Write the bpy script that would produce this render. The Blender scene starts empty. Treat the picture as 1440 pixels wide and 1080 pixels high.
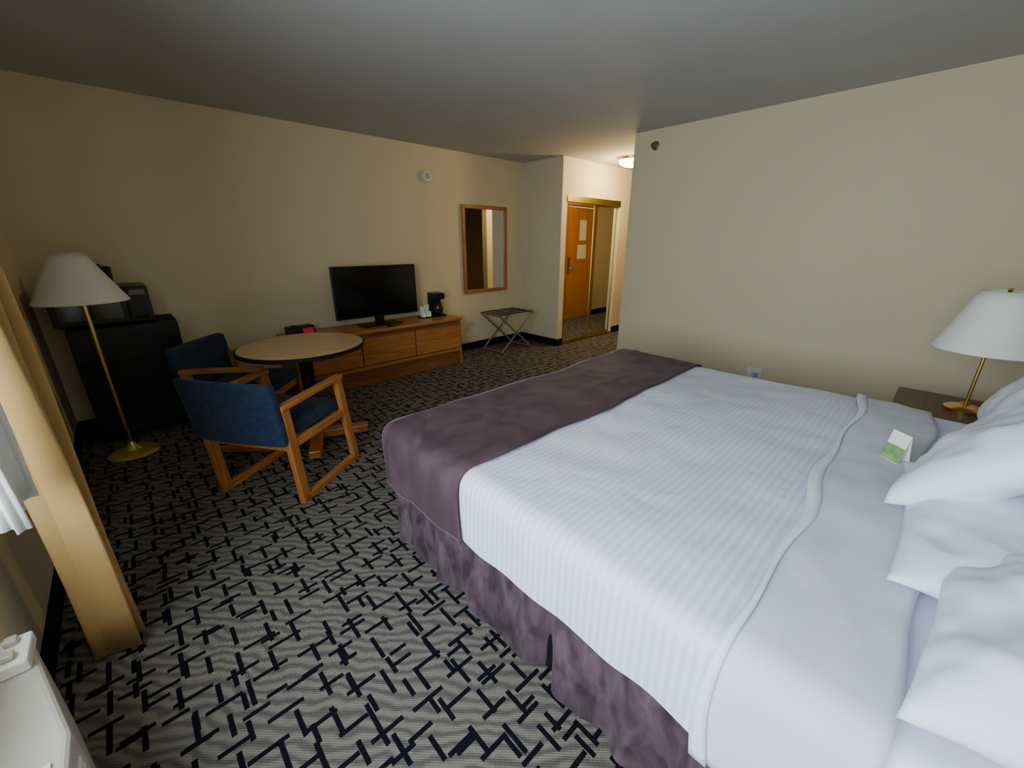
import bpy, math, bmesh, random
from mathutils import Vector, Matrix, noise
random.seed(3)
COL=bpy.context.collection
PI=math.pi
# ------------------------------------------------------------------ materials
def newmat(name):
    m=bpy.data.materials.new(name);m.use_nodes=True
    return m,m.node_tree,m.node_tree.nodes['Principled BSDF']
def mat(name,col,rough=.6,metal=0.,var=.06,scale=8.,bump=0.,bscale=60.,spec=None,sheen=0.,emit=None,estr=0.):
    m,nt,b=newmat(name)
    N=nt.nodes;L=nt.links
    tc=N.new('ShaderNodeTexCoord')
    nz=N.new('ShaderNodeTexNoise');nz.inputs['Scale'].default_value=scale;nz.inputs['Detail'].default_value=4
    L.new(tc.outputs['Object'],nz.inputs['Vector'])
    r=N.new('ShaderNodeValToRGB')
    r.color_ramp.elements[0].position=.3;r.color_ramp.elements[1].position=.7
    r.color_ramp.elements[0].color=tuple(c*(1-var) for c in col)+(1,)
    r.color_ramp.elements[1].color=tuple(min(1,c*(1+var)) for c in col)+(1,)
    L.new(nz.outputs[0],r.inputs[0]);L.new(r.outputs[0],b.inputs['Base Color'])
    b.inputs['Roughness'].default_value=rough;b.inputs['Metallic'].default_value=metal
    if spec is not None:b.inputs['Specular IOR Level'].default_value=spec
    if sheen:
        b.inputs['Sheen Weight'].default_value=sheen;b.inputs['Sheen Roughness'].default_value=.35
    if emit:
        b.inputs['Emission Color'].default_value=emit+(1,);b.inputs['Emission Strength'].default_value=estr
    if bump:
        n2=N.new('ShaderNodeTexNoise');n2.inputs['Scale'].default_value=bscale;n2.inputs['Detail'].default_value=3
        L.new(tc.outputs['Object'],n2.inputs['Vector'])
        bp=N.new('ShaderNodeBump');bp.inputs['Strength'].default_value=bump;bp.inputs['Distance'].default_value=.004
        L.new(n2.outputs[0],bp.inputs['Height']);L.new(bp.outputs[0],b.inputs['Normal'])
    return m
def wood(name,c1,c2,axis='X',rough=.4,scale=1.):
    m,nt,b=newmat(name);N=nt.nodes;L=nt.links
    tc=N.new('ShaderNodeTexCoord');mp=N.new('ShaderNodeMapping')
    s=[14.*scale]*3;s['XYZ'.index(axis)]=1.1*scale
    mp.inputs['Scale'].default_value=s
    L.new(tc.outputs['Object'],mp.inputs[0])
    nz=N.new('ShaderNodeTexNoise');nz.inputs['Scale'].default_value=2.2;nz.inputs['Detail'].default_value=7;nz.inputs['Distortion'].default_value=1.2
    L.new(mp.outputs[0],nz.inputs['Vector'])
    r=N.new('ShaderNodeValToRGB');r.color_ramp.elements[0].position=.32;r.color_ramp.elements[1].position=.68
    r.color_ramp.elements[0].color=c1+(1,);r.color_ramp.elements[1].color=c2+(1,)
    L.new(nz.outputs[0],r.inputs[0]);L.new(r.outputs[0],b.inputs['Base Color'])
    b.inputs['Roughness'].default_value=rough
    return m
M={}
M['wall']=mat('wall_paint_cream',(.63,.545,.36),.75,var=.015,scale=1.5,bump=.12,bscale=180)
M['ceil']=mat('ceiling_paint',(.48,.48,.46),.9,var=.03,scale=2,bump=.35,bscale=220)
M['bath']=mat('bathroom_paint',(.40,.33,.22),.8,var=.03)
M['black']=mat('black_plastic',(.008,.008,.009),.35,var=.1,spec=.3)
M['blackm']=mat('black_matte',(.005,.005,.006),.65,var=.1,spec=.2)
M['screen']=mat('tv_screen_glass',(.003,.003,.004),.12,var=.0)
M['base']=mat('cove_base_rubber',(.006,.006,.008),.5,var=.1,spec=.2)
M['oak']=wood('oak_orange',(.30,.105,.022),(.46,.19,.048),'Z',.38)
M['oakx']=wood('oak_orange_x',(.30,.105,.022),(.46,.19,.048),'X',.35)
M['oaky']=wood('oak_orange_y',(.28,.10,.02),(.44,.18,.045),'Y',.38)
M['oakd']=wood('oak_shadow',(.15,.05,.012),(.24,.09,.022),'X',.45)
M['tabletop']=wood('table_laminate',(.48,.31,.14),(.60,.41,.20),'X',.28,.8)
M['door']=wood('door_veneer',(.44,.165,.03),(.55,.23,.05),'Z',.35,.5)
M['walnut']=wood('nightstand_wood',(.08,.032,.016),(.13,.055,.025),'X',.4)
M['blue']=mat('blue_upholstery',(.014,.028,.060),.9,var=.25,scale=30,bump=.5,bscale=400,sheen=.08,spec=.2)
M['brass']=mat('brass',(.80,.56,.18),.28,1.,var=.05)
M['brassb']=mat('brass_shine_color',(.85,.60,.14),.3,.65,var=.15,scale=40)  # lamp base shine put into the colour: yellower, less metallic brass
M['brassd']=mat('brass_track',(.42,.33,.07),.35,1.,var=.1)
M['chrome']=mat('brushed_steel',(.35,.33,.30),.3,1.,var=.05)
M['rackmetal']=mat('rack_metal',(.36,.32,.28),.35,.8,var=.05)
M['shade']=mat('lampshade_fabric',(.70,.70,.64),.85,var=.02,scale=30,bump=.15,bscale=300)
M['white']=mat('white_plastic',(.70,.69,.63),.45,var=.02)
M['beige']=mat('beige_metal',(.44,.41,.34),.5,var=.03)
M['sheet']=mat('white_sheet',(.70,.73,.85),.8,var=.015,scale=4,bump=.25,bscale=14,sheen=.1)
M['sheetgrey']=mat('folded_sheet',(.57,.59,.67),.85,var=.03,scale=5,bump=.3,bscale=18)
M['pillow']=mat('pillow_case',(.70,.74,.87),.8,var=.015,scale=4,bump=.3,bscale=12)
M['curtain']=mat('curtain_gold',(.43,.265,.09),.8,var=.08,scale=6,bump=.3,bscale=200)
M['lining']=mat('curtain_lining',(.70,.70,.67),.8,var=.02)
M['paper']=mat('paper',(.82,.80,.72),.7,var=.02)
M['green']=mat('card_green',(.20,.34,.12),.6,var=.3,scale=40)
M['red']=mat('radio_red',(.25,.01,.015),.3,emit=(1,.03,.05),estr=.12)
M['blueplug']=mat('blue_plug',(.2,.35,.7),.4)
m,nt,b=newmat('mirror_silver');b.inputs['Base Color'].default_value=(.80,.82,.79,1);b.inputs['Metallic'].default_value=1;b.inputs['Roughness'].default_value=.01;M['mirror']=m
def velvet(name,c1,c2,scale,sheen,dist=1.5,tint=(.75,.62,.70,1)):
    m,nt,b=newmat(name);N=nt.nodes;L=nt.links
    tc=N.new('ShaderNodeTexCoord');mp=N.new('ShaderNodeMapping');mp.inputs['Scale'].default_value=(1,1,.45);L.new(tc.outputs['Object'],mp.inputs[0])
    nz=N.new('ShaderNodeTexNoise');nz.inputs['Scale'].default_value=scale;nz.inputs['Detail'].default_value=6;nz.inputs['Distortion'].default_value=dist
    L.new(mp.outputs[0],nz.inputs['Vector'])
    r=N.new('ShaderNodeValToRGB');r.color_ramp.elements[0].position=.35;r.color_ramp.elements[1].position=.70
    r.color_ramp.elements[0].color=c1+(1,);r.color_ramp.elements[1].color=c2+(1,)
    L.new(nz.outputs[0],r.inputs[0]);L.new(r.outputs[0],b.inputs['Base Color'])
    b.inputs['Roughness'].default_value=.75;b.inputs['Sheen Weight'].default_value=sheen;b.inputs['Sheen Roughness'].default_value=.3
    b.inputs['Specular IOR Level'].default_value=.25
    b.inputs['Sheen Tint'].default_value=tint
    return m
M['runner']=velvet('velvet_runner',(.050,.028,.035),(.092,.056,.066),5,.16)
M['skirt']=velvet('velvet_skirt',(.036,.022,.029),(.120,.082,.098),16,.20,.6)  # lighter mottling paints the velvet's highlights into the base colour
def coverlet():
    m,nt,b=newmat('striped_coverlet');N=nt.nodes;L=nt.links
    tc=N.new('ShaderNodeTexCoord');sx=N.new('ShaderNodeSeparateXYZ');L.new(tc.outputs['Object'],sx.inputs[0])
    mu=N.new('ShaderNodeMath');mu.operation='MULTIPLY';mu.inputs[1].default_value=2*PI/.024;L.new(sx.outputs[1],mu.inputs[0])
    sn=N.new('ShaderNodeMath');sn.operation='SINE';L.new(mu.outputs[0],sn.inputs[0])
    mr=N.new('ShaderNodeMapRange');mr.inputs['From Min'].default_value=-.4;mr.inputs['From Max'].default_value=.4;L.new(sn.outputs[0],mr.inputs[0])
    mx=N.new('ShaderNodeMix');mx.data_type='RGBA';mx.inputs[6].default_value=(.60,.63,.78,1);mx.inputs[7].default_value=(.68,.71,.85,1)
    L.new(mr.outputs[0],mx.inputs[0]);L.new(mx.outputs[2],b.inputs['Base Color'])
    r2=N.new('ShaderNodeMapRange');r2.inputs['To Min'].default_value=.45;r2.inputs['To Max'].default_value=.75;L.new(mr.outputs[0],r2.inputs[0]);L.new(r2.outputs[0],b.inputs['Roughness'])
    bp=N.new('ShaderNodeBump');bp.inputs['Strength'].default_value=.2;bp.inputs['Distance'].default_value=.003;L.new(sn.outputs[0],bp.inputs['Height'])
    nz=N.new('ShaderNodeTexNoise');nz.inputs['Scale'].default_value=3.5;nz.inputs['Detail'].default_value=5;nz.inputs['Distortion'].default_value=.8;L.new(tc.outputs['Object'],nz.inputs['Vector'])
    b2=N.new('ShaderNodeBump');b2.inputs['Strength'].default_value=.4;b2.inputs['Distance'].default_value=.035;L.new(nz.outputs[0],b2.inputs['Height']);L.new(bp.outputs[0],b2.inputs['Normal']);L.new(b2.outputs[0],b.inputs['Normal'])
    return m
M['coverlet']=coverlet()
def carpet():
    m,nt,b=newmat('patterned_carpet');N=nt.nodes;L=nt.links
    def mth(op,a,b2=None,c=None):
        n=N.new('ShaderNodeMath');n.operation=op
        for i,v in enumerate((a,b2,c)):
            if v is None:continue
            if isinstance(v,(int,float)):n.inputs[i].default_value=v
            else:L.new(v,n.inputs[i])
        return n.outputs[0]
    tc=N.new('ShaderNodeTexCoord');sx=N.new('ShaderNodeSeparateXYZ');L.new(tc.outputs['Object'],sx.inputs[0])
    X,Y=sx.outputs[0],sx.outputs[1]
    def layer(x,y,cu,cv,ox,oy,seed,prob,shift,l0=.27,l1=.13,hw=.0076):
        yy=mth('MULTIPLY',mth('ADD',y,oy),1/cv);row=mth('FLOOR',yy);fb=mth('FRACT',yy)
        a=mth('ADD',mth('MULTIPLY',mth('ADD',x,ox),1/cu),mth('MULTIPLY',row,shift))
        fa=mth('FRACT',a);ca=mth('FLOOR',a)
        cb=N.new('ShaderNodeCombineXYZ');L.new(ca,cb.inputs[0]);L.new(row,cb.inputs[1]);cb.inputs[2].default_value=seed
        wn=N.new('ShaderNodeTexWhiteNoise');wn.noise_dimensions='3D';L.new(cb.outputs[0],wn.inputs['Vector'])
        sc=N.new('ShaderNodeSeparateXYZ');L.new(wn.outputs['Color'],sc.inputs[0])
        hl=mth('MULTIPLY_ADD',sc.outputs[0],l1,l0)
        cen=mth('MULTIPLY_ADD',sc.outputs[1],.4,.3)
        m1=mth('LESS_THAN',mth('ABSOLUTE',mth('SUBTRACT',fa,.5)),hl)
        m2=mth('LESS_THAN',mth('ABSOLUTE',mth('SUBTRACT',fb,cen)),hw/cv)
        m3=mth('LESS_THAN',sc.outputs[2],prob)
        return mth('MULTIPLY',mth('MULTIPLY',m1,m2),m3)
    ls=[layer(X,Y,.140,.088,5.03,7.01,1.5,.93,.5),layer(Y,X,.140,.088,5.09,7.06,2.5,.93,.5),
        layer(X,Y,.110,.140,9.01,3.07,3.5,.45,.33,.25,.12),layer(Y,X,.110,.140,9.03,3.02,4.5,.45,.33,.25,.12)]
    mk=ls[0]
    for l in ls[1:]:mk=mth('MAXIMUM',mk,l)
    wv=N.new('ShaderNodeTexWave');wv.wave_type='BANDS';wv.bands_direction='DIAGONAL';wv.inputs['Scale'].default_value=12;wv.inputs['Distortion'].default_value=9;wv.inputs['Detail'].default_value=2;wv.inputs['Detail Scale'].default_value=.5
    L.new(tc.outputs['Object'],wv.inputs['Vector'])
    sa=mth('SINE',mth('MULTIPLY',X,2*PI/.009));sb=mth('SINE',mth('MULTIPLY',Y,2*PI/.009));st=mth('MULTIPLY',sa,sb)
    base=N.new('ShaderNodeMix');base.data_type='RGBA';base.inputs[6].default_value=(.074,.068,.062,1);base.inputs[7].default_value=(.165,.148,.124,1)
    rr=N.new('ShaderNodeMapRange');rr.inputs['From Min'].default_value=.0;rr.inputs['From Max'].default_value=.8
    L.new(mth('ADD',wv.outputs['Fac'],mth('MULTIPLY',st,.45)),rr.inputs[0]);L.new(rr.outputs[0],base.inputs[0])
    fin=N.new('ShaderNodeMix');fin.data_type='RGBA';fin.inputs[7].default_value=(.004,.004,.008,1)
    L.new(mk,fin.inputs[0]);L.new(base.outputs[2],fin.inputs[6]);L.new(fin.outputs[2],b.inputs['Base Color'])
    b.inputs['Roughness'].default_value=.95;b.inputs['Specular IOR Level'].default_value=.1
    bp=N.new('ShaderNodeBump');bp.inputs['Strength'].default_value=.4;bp.inputs['Distance'].default_value=.003
    L.new(mth('ADD',st,mth('MULTIPLY',mk,2.)),bp.inputs['Height']);L.new(bp.outputs[0],b.inputs['Normal'])
    return m
M['carpet']=carpet()
m,nt,b=newmat('window_glass');N=nt.nodes;L=nt.links
tr=N.new('ShaderNodeBsdfTransparent');gl=N.new('ShaderNodeBsdfGlossy');gl.inputs['Roughness'].default_value=.02;mxs=N.new('ShaderNodeMixShader');mxs.inputs[0].default_value=.07
L.new(tr.outputs[0],mxs.inputs[1]);L.new(gl.outputs[0],mxs.inputs[2]);L.new(mxs.outputs[0],N['Material Output'].inputs['Surface']);M['glass']=m
m,nt,b=newmat('carafe_glass');b.inputs['Base Color'].default_value=(.02,.015,.012,1);b.inputs['Roughness'].default_value=.05;M['carafe']=m
M['diffuser']=mat('light_diffuser',(.9,.85,.7),.5,emit=(1.,.80,.50),estr=14.)
# ------------------------------------------------------------------ mesh helpers
def empty(name,loc=(0,0,0),rz=0.):
    e=bpy.data.objects.new(name,None);COL.objects.link(e);e.location=loc;e.rotation_euler=(0,0,rz);e.empty_display_size=.1
    return e
def finish(name,bm,mat_,parent=None,smooth=False,bevel=0.,seg=2,subsurf=0):
    bmesh.ops.recalc_face_normals(bm,faces=bm.faces)
    me=bpy.data.meshes.new(name);bm.to_mesh(me);bm.free()
    if mat_:me.materials.append(mat_)
    if smooth:
        for p in me.polygons:p.use_smooth=True
    o=bpy.data.objects.new(name,me);COL.objects.link(o)
    if parent:o.parent=parent
    if bevel:
        b=o.modifiers.new('bevel','BEVEL');b.width=bevel;b.segments=seg;b.limit_method='ANGLE'
    if subsurf:
        s=o.modifiers.new('sub','SUBSURF');s.levels=subsurf;s.render_levels=subsurf
    return o
def addbox(bm,a,b,rot=None):
    vs=[bm.verts.new((x,y,z)) for x in (a[0],b[0]) for y in (a[1],b[1]) for z in (a[2],b[2])]
    for q in ((0,1,3,2),(4,6,7,5),(0,4,5,1),(2,3,7,6),(0,2,6,4),(1,5,7,3)):bm.faces.new([vs[i] for i in q])
    return vs
def box(name,a,b,m,parent=None,bevel=.003,seg=2):
    bm=bmesh.new();addbox(bm,a,b);return finish(name,bm,m,parent,bevel=bevel,seg=seg)
def boxes(name,lst,m,parent=None,bevel=0.):
    bm=bmesh.new()
    for a,b in lst:addbox(bm,a,b)
    return finish(name,bm,m,parent,bevel=bevel)
def prism(name,plan,z0,z1,m,parent=None,bevel=0.,seg=3):
    bm=bmesh.new();lo=[bm.verts.new((x,y,z0)) for x,y in plan];hi=[bm.verts.new((x,y,z1)) for x,y in plan];n=len(plan)
    bm.faces.new(lo[::-1]);bm.faces.new(hi)
    for i in range(n):bm.faces.new((lo[i],lo[(i+1)%n],hi[(i+1)%n],hi[i]))
    return finish(name,bm,m,parent,bevel=bevel,seg=seg)
def beam(name,p0,p1,w,d,m,parent=None,up=(0,0,1),bevel=.006):
    p0=Vector(p0);p1=Vector(p1);t=(p1-p0).normalized();u=Vector(up)
    if abs(t.dot(u))>.95:u=Vector((1,0,0))
    s=t.cross(u).normalized();n=s.cross(t).normalized()
    bm=bmesh.new();vs=[]
    for q in (p0,p1):
        for a,b in ((-1,-1),(1,-1),(1,1),(-1,1)):vs.append(bm.verts.new(q+s*a*w/2+n*b*d/2))
    bm.faces.new(vs[:4][::-1]);bm.faces.new(vs[4:])
    for i in range(4):bm.faces.new((vs[i],vs[(i+1)%4],vs[4+(i+1)%4],vs[4+i]))
    return finish(name,bm,m,parent,bevel=bevel)
def lathe(name,prof,m,parent=None,loc=(0,0,0),seg=40,smooth=True,closed=True):
    bm=bmesh.new();rings=[]
    for r,z in prof:
        rings.append([bm.verts.new((loc[0]+r*math.cos(2*PI*i/seg),loc[1]+r*math.sin(2*PI*i/seg),loc[2]+z)) for i in range(seg)])
    for k in range(len(rings)-1):
        for i in range(seg):
            j=(i+1)%seg;bm.faces.new((rings[k][i],rings[k][j],rings[k+1][j],rings[k+1][i]))
    if closed:
        bm.faces.new(rings[0][::-1]);bm.faces.new(rings[-1])
    o=finish(name,bm,m,parent,smooth=smooth)
    if smooth:
        e=o.modifiers.new('es','EDGE_SPLIT');e.split_angle=math.radians(35)
    return o
def tube(name,pts,r,m,parent=None,cyclic=False):
    c=bpy.data.curves.new(name,'CURVE');c.dimensions='3D';c.bevel_depth=r;c.bevel_resolution=3;c.use_fill_caps=True
    s=c.splines.new('POLY');s.points.add(len(pts)-1)
    for i,p in enumerate(pts):s.points[i].co=(p[0],p[1],p[2],1)
    s.use_cyclic_u=cyclic
    o=bpy.data.objects.new(name,c);COL.objects.link(o);c.materials.append(m)
    dg=bpy.context.evaluated_depsgraph_get();me=bpy.data.meshes.new_from_object(o.evaluated_get(dg));bpy.data.objects.remove(o)
    o=bpy.data.objects.new(name,me);COL.objects.link(o)
    for p in me.polygons:p.use_smooth=True
    if parent:o.parent=parent
    return o
R=math.radians
# ------------------------------------------------------------------ room
XW,YT,XR,YH,ZC=-.48,4.42,4.08,-.62,2.44
YC=3.71;XC=4.40;YB=2.52;XE=7.6
T=.12
wy0,wy1,wz0,wz1=-.35,1.62,.62,2.12
boxes('floor',[((XW-T,YH-T,-.08),(XE+T,YT+T,0))],M['carpet'])
boxes('ceiling',[((XW-T,YH-T,ZC),(XE+T,YT+T,ZC+.08))],M['ceil'])
boxes('wall_tv_side',[((XW-T,YT,0),(XC,YT+T,ZC))],M['wall'])
boxes('wall_window_side',[((XW-T,YH-T,0),(XW,YT,wz0)),((XW-T,YH-T,wz1),(XW,YT,ZC)),((XW-T,YH-T,wz0),(XW,wy0,wz1)),((XW-T,wy1,wz0),(XW,YT,wz1))],M['wall'])
boxes('wall_headboard_side',[((XW,YH-T,0),(XR+T,YH,ZC))],M['wall'])
dx0,dx1,dz=6.04,6.93,2.03
bx0,bx1=4.60,5.28
boxes('wall_bathroom_side',[((XR,YH,0),(XR+T,YB-T,ZC)),((XR,YB-T,0),(bx0,YB,ZC)),((bx0,YB-T,dz),(bx1,YB,ZC)),((bx1,YB-T,0),(dx0-.01,YB,ZC)),((dx1+.01,YB-T,0),(XE,YB,ZC)),((dx0-.01,YB-T,dz+.01),(dx1+.01,YB,ZC))],M['wall'])
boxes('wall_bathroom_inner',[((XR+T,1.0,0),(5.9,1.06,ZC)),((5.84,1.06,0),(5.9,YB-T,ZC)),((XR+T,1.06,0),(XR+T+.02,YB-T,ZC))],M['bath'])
boxes('trim_bathroom_doorway',[((bx0-.05,YB,0),(bx0,YB+.014,dz+.05)),((bx1,YB,0),(bx1+.05,YB+.014,dz+.05)),((bx0,YB,dz),(bx1,YB+.014,dz+.05))],M['wall'],None,.003)
cx0,cx1,cz=4.50,5.76,2.0
boxes('wall_closet_side',[((XC,YC,0),(cx0,YT+T,ZC)),((cx0,YC,cz),(cx1,YC+.12,ZC)),((cx1,YC,0),(XE,YC+.12,ZC)),((cx0,YC+.6,0),(cx1+.12,YC+.71,ZC))],M['wall'])
boxes('wall_hall_end',[((XE,YB-T,0),(XE+T,YC+.12,ZC))],M['wall'])
bh,bt=.10,.012
boxes('baseboard_tv_side',[((XW,YT-bt,0),(XC,YT,bh))],M['base'])
boxes('baseboard_window_side',[((XW,1.6,0),(XW+bt,YT-bt,bh)),((XW,YH+bt,0),(XW+bt,.05,bh))],M['base'])
boxes('baseboard_closet_side',[((XC-bt,YC-bt,0),(XC,YT-bt,bh)),((XC,YC-bt,0),(cx0,YC,bh)),((cx1,YC-bt,0),(XE,YC,bh))],M['base'])
boxes('baseboard_bathroom_side',[((XR-bt,YH,0),(XR,YB+bt,bh)),((XR,YB,0),(bx0-.05,YB+bt,bh)),((bx1+.05,YB,0),(dx0-.06,YB+bt,bh)),((dx1+.06,YB,0),(XE,YB+bt,bh))],M['base'])
w=empty('window_1')
fx=XW-.09
boxes('frame',[((fx,wy0,wz0),(fx+.05,wy1,wz0+.05)),((fx,wy0,wz1-.05),(fx+.05,wy1,wz1)),((fx,wy0,wz0+.05),(fx+.05,wy0+.05,wz1-.05)),((fx,wy1-.05,wz0+.05),(fx+.05,wy1,wz1-.05)),((fx,.66,wz0+.05),(fx+.05,.71,wz1-.05))],M['white'],w,.004)
boxes('sill',[((XW-.04,wy0+.001,wz0+.001),(XW+.03,wy1-.001,wz0+.02))],M['white'],w,.003)
boxes('pane',[((fx+.02,wy0+.05,wz0+.05),(fx+.026,.66,wz1-.05)),((fx+.02,.71,wz0+.05),(fx+.026,wy1-.05,wz1-.05))],M['glass'],w)
d=empty('door_1')
box('slab',(dx0+.02,YB-.07,.01),(dx1-.02,YB-.025,dz-.02),M['door'],d,.003)
boxes('frame',[((dx0-.05,YB,0),(dx0+.015,YB+.015,dz+.05)),((dx1-.015,YB,0),(dx1+.05,YB+.015,dz+.05)),((dx0+.015,YB,dz-.015),(dx1-.015,YB+.015,dz+.05))],M['oak'],d,.003)
boxes('notice_paper',[((6.42,YB-.024,1.45),(6.62,YB-.022,1.80)),((6.38,YB-.024,1.12),(6.64,YB-.022,1.37))],M['paper'],d)
box('lock_plate',(6.10,YB-.024,.86),(6.17,YB-.012,1.16),M['chrome'],d)
tube('handle',[(6.13,YB-.02,.96),(6.13,YB+.035,.96),(6.25,YB+.035,.96)],.010,M['chrome'],d)
c=empty('closet_mirror_door')
def mpanel(n,x0,x1,y):
    box(n+'_mirror',(x0+.02,y,.05),(x1-.02,y+.012,cz-.10),M['mirror'],c,0)
    boxes(n+'_frame',[((x0,y-.008,.025),(x0+.02,y+.02,cz-.08)),((x1-.02,y-.008,.025),(x1,y+.02,cz-.08)),((x0+.02,y-.008,.025),(x1-.02,y+.02,.05)),((x0+.02,y-.008,cz-.10),(x1-.02,y+.02,cz-.08))],M['brassd'],c,.002)
mpanel('panel_1',cx0+.005,5.15,YC+.02);mpanel('panel_2',5.12,cx1-.005,YC+.055)
boxes('track_top',[((cx0+.001,YC-.01,cz-.08),(cx1-.001,YC+.09,cz-.001))],M['brassd'],c,.003)
boxes('track_bottom',[((cx0+.001,YC,.0),(cx1-.001,YC+.09,.022))],M['brassd'],c,.002)
l=empty('ceiling_light',(5.13,3.2,ZC))
lathe('rim',[(.165,-.03),(.17,-.02),(.17,0)],M['brass'],l)
lathe('dome',[(.02,-.11),(.08,-.102),(.12,-.085),(.15,-.055),(.158,-.03)],M['diffuser'],l)
# ------------------------------------------------------------------ bed
bed=empty('bed')
BX0,BX1,BF,BT=.73,2.74,1.64,.63
r0=.05
def cmap(s,t,off=0.):
    x0,x1,y1=BX0+r0,BX1-r0,BF-r0
    ex=0;sx=0
    if s<x0:ex=x0-s;sx=-1
    elif s>x1:ex=s-x1;sx=1
    ey=max(0,t-y1)
    px=min(max(s,x0),x1);py=min(t,y1)
    e=max(ex,ey)
    nz=noise.noise(Vector((s*2.2,t*2.2,.3)))*.014+noise.noise(Vector((s*7,t*4,2.3)))*.005
    R_=r0+off
    if e<=0:
        return (px,py,BT+off+nz)
    q=e/r0
    if q<PI/2:o_=R_*math.sin(q);dn=R_*(1-math.cos(q))
    else:
        o_=R_;dn=R_+(e-r0*PI/2)
        hang=e-r0*PI/2
        wav=(noise.noise(Vector((px*4+7,py*4,5.)))+.4)*.06+.014*math.sin((px+py)*23)+.02*noise.noise(Vector((px*9,py*9,1)))
        o_+=hang*wav*1.2
    a=math.atan2(ey,ex) if (ex>0 or ey>0) else 0
    k=max(0.,1-q/(PI/2)) if q<PI/2 else 0
    return (px+sx*o_*math.cos(a) if ex>0 else px, py+o_*math.sin(a) if ey>0 else py, BT+off-dn+nz*k)
def cloth(name,s0,s1,t0,t1,off,m,ds=.02,hemf=None,thick=.0,offf=None):
    bm=bmesh.new();ns=int((s1-s0)/ds)+1;nt_=max(2,int((t1-t0)/ds)+1);g=[]
    for i in range(ns+1):
        row=[]
        for j in range(nt_+1):
            s=s0+(s1-s0)*i/ns;t=t0+(t1-t0)*j/nt_
            o_=off
            if offf:o_+=offf(s,t,i/ns,j/nt_)
            if hemf:s,t=hemf(s,t,i/ns,j/nt_)
            row.append(bm.verts.new(cmap(s,t,o_)))
        g.append(row)
    for i in range(ns):
        for j in range(nt_):bm.faces.new((g[i][j],g[i+1][j],g[i+1][j+1],g[i][j+1]))
    o=finish(name,bm,m,bed,smooth=True)
    if thick:
        sd=o.modifiers.new('s','SOLIDIFY');sd.thickness=thick;sd.offset=1
    return o
drop=.262;e=r0*PI/2+drop-r0
x0,x1,y1=BX0+r0,BX1-r0,BF-r0
box('mattress',(BX0+.03,-.44,.30),(BX1-.03,BF-.03,BT-.03),M['sheet'],bed,.05,4)
box('bed_base',(BX0+.06,-.42,.0),(BX1-.06,BF-.07,.30),M['blackm'],bed,.01)
cloth('bottom_sheet',x0-e*.8,x1+e*.8,-.44,.1,.002,M['sheet'])
cloth('coverlet',x0-e,x1+e,.08,y1+e,.008,M['coverlet'])
def hr(s,t,a,b):
    return s,t+.012*math.sin(a*9)+.008*math.sin(a*25+b*3)
def orf(s,t,a,b):
    return .009*max(0,noise.noise(Vector((s*5,t*14,8))))
cloth('runner',x0-e-.012,x1+e+.012,1.02,y1+.012,.018,M['runner'],hemf=hr,offf=orf,thick=.004)
def hf(s,t,a,b):
    return s,t+.014*math.sin(a*14+b)+.008*math.sin(a*31)-.05*(1-a)
def off2(s,t,a,b):
    return .014*max(0,noise.noise(Vector((s*4,t*9,3))))
cloth('folded_sheet',x0-e-.02,x1+e+.02,-.08,.18,.018,M['sheetgrey'],hemf=hf,offf=off2,thick=.006)
cloth('fold_edge',x0-e-.02,x1+e+.02,.165,.190,.026,M['sheet'],hemf=hf,offf=off2,thick=.005)
def skirt():
    ix0,ix1,iy=BX0+.035,BX1-.035,BF-.035
    def seg(a,b):
        L_=(Vector(b)-Vector(a)).length;k=int(L_/.012)
        return [(Vector(a).lerp(Vector(b),i/k)) for i in range(k)]
    pts=seg((ix0,-.42),(ix0,iy))+seg((ix0,iy),(ix1,iy))+seg((ix1,iy),(ix1,-.42))
    bm=bmesh.new();rows=[];zs=[.005,.05,.12,.2,.28,.36,.44]
    for i,p in enumerate(pts):
        a=pts[max(0,i-1)];b=pts[min(len(pts)-1,i+1)];t=(b-a).normalized();nrm=Vector((-t.y,t.x))
        L_=i*.012
        pl=.5+.5*math.sin(L_*2*PI/.19+2.2*math.sin(L_*2.7))
        fine=noise.noise(Vector((L_*13,0,0)))
        row=[]
        for z in zs:
            k=1-z/.48
            d=(.032*pl*k+.018*fine*k+.020*noise.noise(Vector((L_*11,z*11,4)))*k)+.004
            ds=abs(L_-1.06)
            if ds<.045:d-= .055*(1-ds/.045)*k
            row.append(bm.verts.new((p.x+nrm.x*d,p.y+nrm.y*d,z+(.008*math.sin(L_*17) if z<.02 else 0)+.005)))
        rows.append(row)
    for i in range(len(rows)-1):
        for j in range(len(zs)-1):bm.faces.new((rows[i][j],rows[i+1][j],rows[i+1][j+1],rows[i][j+1]))
    finish('bed_skirt',bm,M['skirt'],bed,smooth=True,subsurf=1)
skirt()
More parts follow.
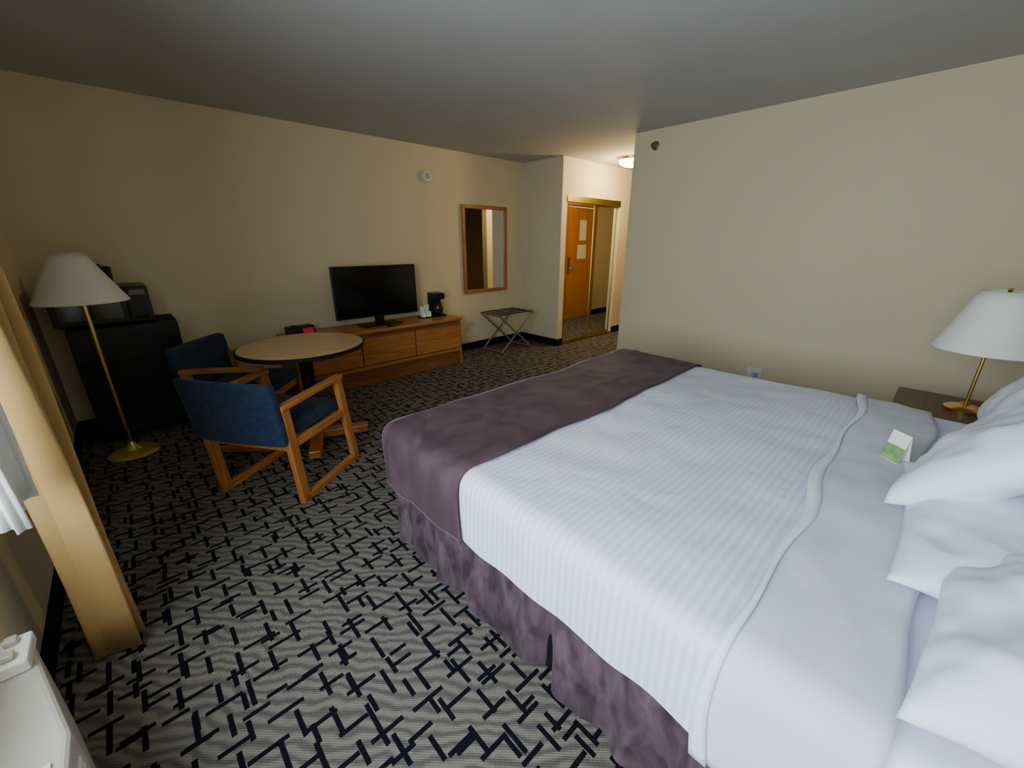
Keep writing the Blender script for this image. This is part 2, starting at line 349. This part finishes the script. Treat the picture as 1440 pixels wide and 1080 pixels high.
def pillow(name,loc,rot,a=.37,b=.25,Th=.10,seed=0):
    bm=bmesh.new();n=34
    def P(u,v,s):
        x=a*u*(1-.07*(1-v*v));y=b*v*(1-.07*(1-u*u))
        h=Th*(max(0,(1-u**4)*(1-v**4)))**.55
        w=noise.noise(Vector((u*2.2+seed,v*2.2,s*3)))*.024+noise.noise(Vector((u*5+seed,v*4,s*3+1)))*.010+.004*noise.noise(Vector((u*11+seed,v*7,s*3+2)))
        h+=w*min(1,h/Th*1.5)
        return (x,y,s*h)
    G={}
    for s in (1,-1):
        for i in range(n+1):
            for j in range(n+1):
                if s==-1 and (i in(0,n) or j in (0,n)):G[(s,i,j)]=G[(1,i,j)];continue
                u=math.sin((i/n*2-1)*PI/2);v=math.sin((j/n*2-1)*PI/2)
                u=.5*u+.5*(i/n*2-1);v=.5*v+.5*(j/n*2-1)
                G[(s,i,j)]=bm.verts.new(P(u,v,s))
    for s in (1,-1):
        for i in range(n):
            for j in range(n):
                q=[G[(s,i,j)],G[(s,i+1,j)],G[(s,i+1,j+1)],G[(s,i,j+1)]]
                bm.faces.new(q if s==1 else q[::-1])
    o=finish(name,bm,M['pillow'],None,smooth=True);o.location=loc;o.rotation_euler=rot
    return o
pillow('pillow',(2.38,-.33,.86),(R(-60),0,R(-3)),.33,.22,.07,1)
pillow('pillow.001',(1.83,-.285,.865),(R(-45),R(4),R(-12)),.39,.27,.095,5)
pillow('pillow.002',(1.49,-.29,.720),(R(-5),R(0),R(2)),.37,.245,.065,9)
pillow('pillow.003',(1.02,-.33,.775),(R(-20),R(3),R(-4)),.30,.22,.085,13)
tcard=empty('tent_card',(1.955,-.01,BT+.022),R(50))
bm=bmesh.new()
vs=[bm.verts.new(v) for v in ((-.035,-.022,0),(.035,-.022,0),(.035,0,.11),(-.035,0,.11),(-.035,.022,0),(.035,.022,0))]
bm.faces.new((vs[0],vs[1],vs[2],vs[3]));bm.faces.new((vs[3],vs[2],vs[5],vs[4]));finish('card',bm,M['paper'],tcard)
bm=bmesh.new();vs=[bm.verts.new(v) for v in ((-.035,.0225,.002),(.035,.0225,.002),(.035,.011,.06),(-.035,.011,.06))];bm.faces.new(vs);finish('print',bm,M['green'],tcard)
# ------------------------------------------------------------------ nightstand + lamp
ns=empty('nightstand',(3.07,-.20,0))
box('top',(-.26,-.26,.565),(.25,.27,.59),M['walnut'],ns,.006)
box('body',(-.22,-.25,.08),(.22,.24,.565),M['walnut'],ns,.004)
box('plinth',(-.20,-.24,0),(.20,.21,.08),M['blackm'],ns)
box('drawer_front',(-.205,.24,.40),(.205,.256,.55),M['walnut'],ns,.004)
box('door_front',(-.205,.24,.10),(.205,.256,.39),M['walnut'],ns,.004)
tube('pull',[(-.05,.256,.48),(-.05,.275,.48),(.05,.275,.48),(.05,.256,.48)],.005,M['brass'],ns)
def shade(parent,r1,r2,z0,z1):
    bm=bmesh.new();seg=64;prof=[(r1,z0),(r1,z0+.006)]+[(r1+(r2-r1)*k/6,z0+(z1-z0)*k/6) for k in range(1,7)]
    rings=[[bm.verts.new((r*math.cos(2*PI*i/seg),r*math.sin(2*PI*i/seg),z)) for i in range(seg)] for r,z in prof]
    for k in range(len(rings)-1):
        for i in range(seg):bm.faces.new((rings[k][i],rings[k][(i+1)%seg],rings[k+1][(i+1)%seg],rings[k+1][i]))
    o=finish('shade',bm,M['shade'],parent,smooth=True);s=o.modifiers.new('s','SOLIDIFY');s.thickness=.004
    for a in (0,PI*2/3,PI*4/3):
        tube('spider_arm',[(0,0,z1-.02),(r2*math.cos(a),r2*math.sin(a),z1-.008)],.002,M['brass'],parent)
tl=empty('table_lamp',(3.06,-.20,.591))
lathe('base',[(.075,0),(.078,.012),(.06,.022),(.02,.03),(.012,.045)],M['brass'],tl)
tube('stem',[(-.018,0,.03),(-.018,0,.33)],.007,M['brass'],tl)
tube('stem_2',[(.018,0,.03),(.018,0,.33)],.007,M['brass'],tl)
lathe('collar',[(.03,.325),(.03,.345),(.012,.36),(.012,.60)],M['brass'],tl)
shade(tl,.205,.095,.32,.61)
lathe('finial',[(.004,.60),(.01,.615),(.004,.625)],M['brass'],tl)
fl=empty('floor_lamp',(-.19,3.72,0))
lathe('base',[(.14,0),(.145,.010),(.13,.022),(.10,.030),(.05,.036),(.025,.06),(.012,.09)],M['brassb'],fl)
tube('pole',[(0,0,.05),(0,0,1.33)],.011,M['brass'],fl)
shade(fl,.225,.075,1.065,1.36)
lathe('finial',[(.004,1.35),(.010,1.36),(.004,1.37)],M['brass'],fl)
# ------------------------------------------------------------------ fridge + microwave
fr=empty('mini_fridge',(-.05,4.19,0))
box('cabinet',(-.29,-.13,.03),(.31,.215,.86),M['blackm'],fr,.008)
box('door',(-.29,-.18,.05),(.31,-.135,.855),M['black'],fr,.01)
box('freezer_split',(-.285,-.184,.60),(.305,-.18,.606),M['blackm'],fr,0)
box('handle',(.25,-.21,.62),(.275,-.18,.80),M['black'],fr,.006)
boxes('feet',[((-.27,-.12,0),(-.22,-.08,.03)),((.23,-.12,0),(.28,-.08,.03)),((-.27,.15,0),(-.22,.2,.03)),((.23,.15,0),(.28,.2,.03))],M['blackm'],fr)
mw=empty('microwave',(-.13,4.20,.862))
box('case',(-.25,-.17,.01),(.27,.19,.26),M['black'],mw,.006)
box('door',(-.25,-.195,.015),(.14,-.17,.255),M['black'],mw,.006)
box('window',(-.215,-.198,.05),(.105,-.195,.22),M['screen'],mw,0)
box('control_panel',(.145,-.19,.015),(.27,-.17,.255),M['black'],mw,.004)
box('display',(.165,-.193,.20),(.25,-.19,.235),M['screen'],mw,0)
box('open_button',(.17,-.194,.03),(.245,-.19,.055),M['blackm'],mw,.001)
boxes('feet',[((-.23,-.15,0),(-.2,-.12,.01)),((.2,-.15,0),(.23,-.12,.01)),((-.23,.13,0),(-.2,.16,.01)),((.2,.13,0),(.23,.16,.01))],M['blackm'],mw)
ib=empty('ice_bucket',(-.08,4.22,1.123))
lathe('body',[(.045,0),(.055,.01),(.062,.11),(.064,.115)],M['black'],ib)
lathe('lid',[(.066,.115),(.06,.13),(.012,.137),(.012,.15)],M['black'],ib)
# ------------------------------------------------------------------ dresser
dr=empty('dresser',(1.95,4.17,0))
W=.95
box('top',(-W,-.235,.54),(W,.235,.575),M['oakx'],dr,.008)
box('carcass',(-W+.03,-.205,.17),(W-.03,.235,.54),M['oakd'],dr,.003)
box('side_panel',(W-.03,-.21,.0),(W-.005,.234,.54),M['oak'],dr,.003)
box('side_panel_2',(-W+.005,-.21,.0),(-W+.03,.234,.54),M['oak'],dr,.003)
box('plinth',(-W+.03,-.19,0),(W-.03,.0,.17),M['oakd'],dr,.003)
box('front_rail',(-W+.03,-.215,.165),(W-.03,-.19,.20),M['oakx'],dr,.003)
for k in range(3):
    a=-W+.035+k*.613;b_=a+.60
    box('drawer_%d'%(k+1),(a,-.232,.215),(b_,-.207,.50),M['oakx'],dr,.006)
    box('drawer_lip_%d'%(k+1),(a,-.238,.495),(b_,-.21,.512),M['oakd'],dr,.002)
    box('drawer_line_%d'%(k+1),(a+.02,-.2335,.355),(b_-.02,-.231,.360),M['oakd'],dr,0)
    lathe('knob_%d'%(k+1),[(.012,0),(.012,.002)],M['brass'],dr,loc=((a+b_)/2,-.22,.50),seg=16)
tv=empty('television',(1.97,4.17,.576),R(-2))
box('bezel',(-.455,-.02,.09),(.455,.02,.615),M['black'],tv,.006)
box('screen',(-.44,-.023,.11),(.44,-.02,.60),M['screen'],tv,0)
box('rear_housing',(-.30,.02,.15),(.30,.055,.50),M['blackm'],tv,.015)
box('neck',(-.05,-.005,.012),(.05,.02,.12),M['black'],tv,.004)
box('foot',(-.22,-.10,0),(.22,.11,.014),M['black'],tv,.006)
cr=empty('clock_radio',(1.17,4.20,.576),R(6))
bm=bmesh.new();vs=addbox(bm,(-.12,-.07,0),(.12,.07,.085))
for v in vs:
    if v.co.z>.05 and v.co.y<0:v.co.y+=.03
finish('body',bm,M['black'],cr,bevel=.008)
bm=bmesh.new();q=[bm.verts.new(v) for v in ((.0,-.067,.015),(.10,-.067,.015),(.10,-.048,.065),(.0,-.048,.065))];bm.faces.new(q);finish('display',bm,M['red'],cr)
lathe('speaker',[(.03,.086),(.032,.088),(.001,.089)],M['blackm'],cr,loc=(-.055,.01,0))
cm=empty('coffee_maker',(2.73,4.22,.576),R(-8))
box('base',(-.075,-.11,0),(.075,.09,.03),M['black'],cm,.01)
box('column',(-.075,.02,.03),(.075,.09,.22),M['black'],cm,.012)
box('brew_head',(-.075,-.10,.20),(.075,.09,.275),M['black'],cm,.015)
lathe('carafe',[(.045,.032),(.058,.05),(.062,.10),(.05,.14),(.042,.155),(.045,.165)],M['carafe'],cm,loc=(0,-.045,0))
tube('carafe_handle',[(0,-.10,.15),(0,-.135,.14),(0,-.135,.08),(0,-.105,.07)],.007,M['black'],cm)
cs=empty('coffee_condiment_caddy',(2.55,4.20,.576))
box('tray',(-.07,-.06,0),(.07,.06,.012),M['blackm'],cs,.003)
lathe('cup',[(.025,.012),(.037,.13),(.039,.132)],M['white'],cs,loc=(-.03,.0,0),seg=24)
lathe('cup_2',[(.025,.012),(.037,.15),(.039,.152)],M['white'],cs,loc=(.035,.015,0),seg=24)
boxes('packets',[((-.0,-.055,.012),(.055,-.03,.075)),((-.06,-.055,.012),(-.01,-.04,.06))],M['paper'],cs,.002)
rm=empty('remote_control',(2.03,3.99,.576),R(20));box('body',(-.075,-.022,0),(.075,.022,.018),M['black'],rm,.005)
mi=empty('wall_mirror')
a0,a1,b0,b1=3.30,4.055,.77,1.865
yb=YT-.03
boxes('frame',[((a0,yb,b0),(a0+.045,YT-.001,b1)),((a1-.045,yb,b0),(a1,YT-.001,b1)),((a0+.045,yb,b0),(a1-.045,YT-.001,b0+.045)),((a0+.045,yb,b1-.045),(a1-.045,YT-.001,b1))],M['oak'],mi,.006)
box('glass',(a0+.04,YT-.015,b0+.04),(a1-.04,YT-.008,b1-.04),M['mirror'],mi,0)
sd=empty('smoke_detector',(2.83,YT-.001,2.13));sd.rotation_euler=(R(90),0,0)
lathe('body',[(.065,0),(.065,.018),(.055,.032),(.02,.038)],M['white'],sd);lathe('vent',[(.03,.0375),(.03,.042),(.012,.043)],M['beige'],sd)
lr=empty('luggage_rack',(3.80,4.10,0))
for yv,n in ((-.19,'front'),(.19,'back')):
    tube('leg_a_'+n,[(-.30,yv,.50),(.27,yv,.012)],.012,M['rackmetal'],lr)
    tube('leg_b_'+n,[(.30,yv+.02,.50),(-.27,yv+.02,.012)],.012,M['rackmetal'],lr)
for xv,n in ((-.30,'1'),(.30,'2')):
    tube('top_rail_'+n,[(xv,-.20,.505),(xv,.22,.505)],.012,M['rackmetal'],lr)
    tube('bottom_rail_'+n,[(xv*.9,-.20,.014),(xv*.9,.22,.014)],.012,M['rackmetal'],lr)
for k in range(4):
    y=-.17+k*.115
    box('strap_%d'%(k+1),(-.305,y,.514),(.305,y+.05,.519),M['blackm'],lr,.001)
# ------------------------------------------------------------------ table
tb=empty('round_table',(.84,3.03,0),R(-22))
lathe('top',[(.40,.712),(.41,.717),(.41,.738),(.406,.741)],M['blackm'],tb,seg=72)
lathe('top_surface',[(.398,.7405),(.398,.7425)],M['tabletop'],tb,seg=72)
lathe('column',[(.045,.07),(.045,.69)],M['blackm'],tb,seg=28)
lathe('collar',[(.16,.69),(.16,.715)],M['blackm'],tb)
for k in range(4):
    a=k*PI/2
    c_,s_=math.cos(a),math.sin(a)
    beam('foot_%d'%(k+1),(c_*.03,s_*.03,.055),(c_*.36,s_*.36,.05),.08,.06,M['oakx'],tb,bevel=.01)
    lathe('glide_%d'%(k+1),[(.02,0),(.02,.022)],M['blackm'],tb,loc=(c_*.33,s_*.33,0),seg=16)
# ------------------------------------------------------------------ chairs (local +x = facing direction)
def chair(name,loc,rz):
    e=empty(name,loc,rz);hw=.27
    for s,n in ((-1,'right'),(1,'left')):
        y=s*hw
        beam('rear_leg_'+n,(.02,y,.0),(-.02,y,.60),.035,.06,M['oak'],e,up=(1,0,0))
        beam('front_leg_'+n,(.53,y,.0),(.45,y,.60),.035,.055,M['oak'],e,up=(1,0,0))
        beam('arm_'+n,(-.05,y,.600),(.485,y,.615),.05,.03,M['oakx'],e,up=(0,0,1))
        beam('sled_'+n,(.0,y,.022),(.55,y,.022),.035,.044,M['oakx'],e,up=(0,0,1))
        beam('seat_rail_'+n,(-.01,y-s*.002,.375),(.48,y-s*.002,.375),.03,.05,M['oakx'],e,up=(0,0,1))
    beam('rear_rail',(-.005,-hw+.02,.37),(-.005,hw-.02,.37),.03,.06,M['oaky'],e)
    beam('front_rail',(.43,-hw+.02,.36),(.43,hw-.02,.36),.03,.06,M['oaky'],e)
    bm=bmesh.new();addbox(bm,(.0,-hw+.022,.39),(.47,hw-.022,.47))
    finish('seat',bm,M['blue'],e,smooth=True,bevel=.025,seg=4)
    bm=bmesh.new();n=12;F=[];B=[];hb=hw+.018
    for i in range(n+1):
        y=-hb+2*hb*i/n
        cv=-.018*(1-(2*i/n-1)**2)
        F.append([bm.verts.new((x+cv+.02,y,z)) for x,z in ((-.045,.415),(-.055,.54),(-.07,.66),(-.08,.745))])
        B.append([bm.verts.new((x+cv-.03,y,z)) for x,z in ((-.035,.385),(-.05,.53),(-.065,.65),(-.08,.755))])
    for G in (F,B):
        for i in range(n):
            for j in range(3):bm.faces.new((G[i][j],G[i+1][j],G[i+1][j+1],G[i][j+1]))
    for i in range(n):
        bm.faces.new((F[i][0],F[i+1][0],B[i+1][0],B[i][0]));bm.faces.new((F[i][3],F[i+1][3],B[i+1][3],B[i][3]))
    for i in (0,n):
        for j in range(3):bm.faces.new((F[i][j],F[i][j+1],B[i][j+1],B[i][j]))
    finish('back',bm,M['blue'],e,smooth=True,bevel=.014,seg=3)
    return e
chair('armchair',(.335,2.485,0),math.atan2(.57,.82))
chair('armchair.001',(.375,3.57,0),math.atan2(-.64,.77))
# ------------------------------------------------------------------ curtains
def drape(name,y0,y1,xc,amp,n,z0,z1,m,parent,ph=0):
    bm=bmesh.new();k=n*16;zs=[z0+(z1-z0)*j/14 for j in range(15)];rows=[]
    for i in range(k+1):
        t=i/k;row=[]
        for z in zs:
            zz=(z-z0)/(z1-z0)
            a=amp*(1.0-.35*zz)*(1+.3*math.sin(t*17))
            y=y0+(y1-y0)*t+.012*math.sin(t*9+z*1.5)
            ang=t*n*2*PI+ph
            row.append(bm.verts.new((xc+a*math.sin(ang)+.01*math.sin(z*3+t*5),y+.35*(y1-y0)/n*math.sin(2*ang)*.5,z)))
        rows.append(row)
    for i in range(k):
        for j in range(14):bm.faces.new((rows[i][j],rows[i+1][j],rows[i+1][j+1],rows[i][j+1]))
    o=finish(name,bm,m,parent,smooth=True);s=o.modifiers.new('s','SOLIDIFY');s.thickness=.003
    return o
cu=empty('window_curtain')
drape('panel',1.73,1.94,-.300,.055,5,.02,2.26,M['curtain'],cu,ph=1.0)
drape('lining',1.42,1.68,-.330,.022,4,.74,2.26,M['lining'],cu)
box('traverse_rod',(XW+.06,-.45,2.26),(XW+.22,2.05,2.30),M['white'],cu,.004)
# ------------------------------------------------------------------ PTAC heater unit
pt=empty('wall_air_conditioner',(XW,0,0))
prism('cabinet',[(.001,.10),(.19,.10),(.19,1.06),(.095,1.46),(.001,1.46)],.10,.44,M['beige'],pt,.014,3)
prism('base_skirt',[(.001,.13),(.15,.13),(.15,1.03),(.06,1.42),(.001,1.42)],0,.10,M['beige'],pt,.003)
boxes('grille',[((.03+k*.018,.18,.44),(.04+k*.018,1.0,.446)) for k in range(8)],M['white'],pt)
boxes('front_louvers',[((.188,.14,.14+k*.022),(.194,1.03,.15+k*.022)) for k in range(12)],M['white'],pt)
box('control_box',(.055,1.31,.44),(.115,1.42,.475),M['white'],pt,.006)
boxes('control_knobs',[((.07,1.325,.475),(.095,1.35,.492)),((.07,1.38,.475),(.095,1.405,.492))],M['beige'],pt,.005)
# ------------------------------------------------------------------ wall bits
ol=empty('wall_outlet',(XR-.001,1.06,.27))
box('plate',(-.007,-.06,-.06),(0,.06,.06),M['white'],ol,.002)
box('plug',(-.035,-.04,-.02),(-.007,-.005,.02),M['blueplug'],ol,.004)
box('plug_2',(-.03,.008,-.02),(-.007,.04,.02),M['white'],ol,.004)
sp=empty('fire_sprinkler',(XR,2.29,2.30));sp.rotation_euler=(0,R(-90),0)
lathe('escutcheon',[(.040,.0),(.038,.006),(.018,.012)],M['chrome'],sp)
lathe('head',[(.012,.01),(.012,.045),(.024,.047),(.024,.051)],M['chrome'],sp)
# ------------------------------------------------------------------ lights
def area(name,loc,rot,sx,sy,power,col):
    l=bpy.data.lights.new(name,'AREA');l.shape='RECTANGLE';l.size=sx;l.size_y=sy;l.energy=power;l.color=col
    o=bpy.data.objects.new(name,l);COL.objects.link(o);o.location=loc;o.rotation_euler=rot
    return o
area('window_daylight',(XW-.35,.45,1.55),(0,R(-78),0),1.6,1.8,150,(.79,.90,1.))
l=bpy.data.lights.new('hall_bulb','POINT');l.energy=58;l.color=(1,.74,.38);l.shadow_soft_size=.1
o=bpy.data.objects.new('hall_bulb',l);COL.objects.link(o);o.location=(5.13,3.2,2.26)
wd=bpy.data.worlds.new('world');bpy.context.scene.world=wd;wd.use_nodes=True
bg=wd.node_tree.nodes['Background'];bg.inputs[0].default_value=(.75,.85,1,1);bg.inputs[1].default_value=1.2
# ------------------------------------------------------------------ camera
cam=bpy.data.cameras.new('camera');co=bpy.data.objects.new('camera',cam);COL.objects.link(co)
cam.sensor_width=36;cam.lens=570/1440*36;cam.clip_start=.02
co.location=(0,0,1.42);co.rotation_euler=(PI/2-R(19.3),0,-R(43.4));bpy.context.scene.camera=co
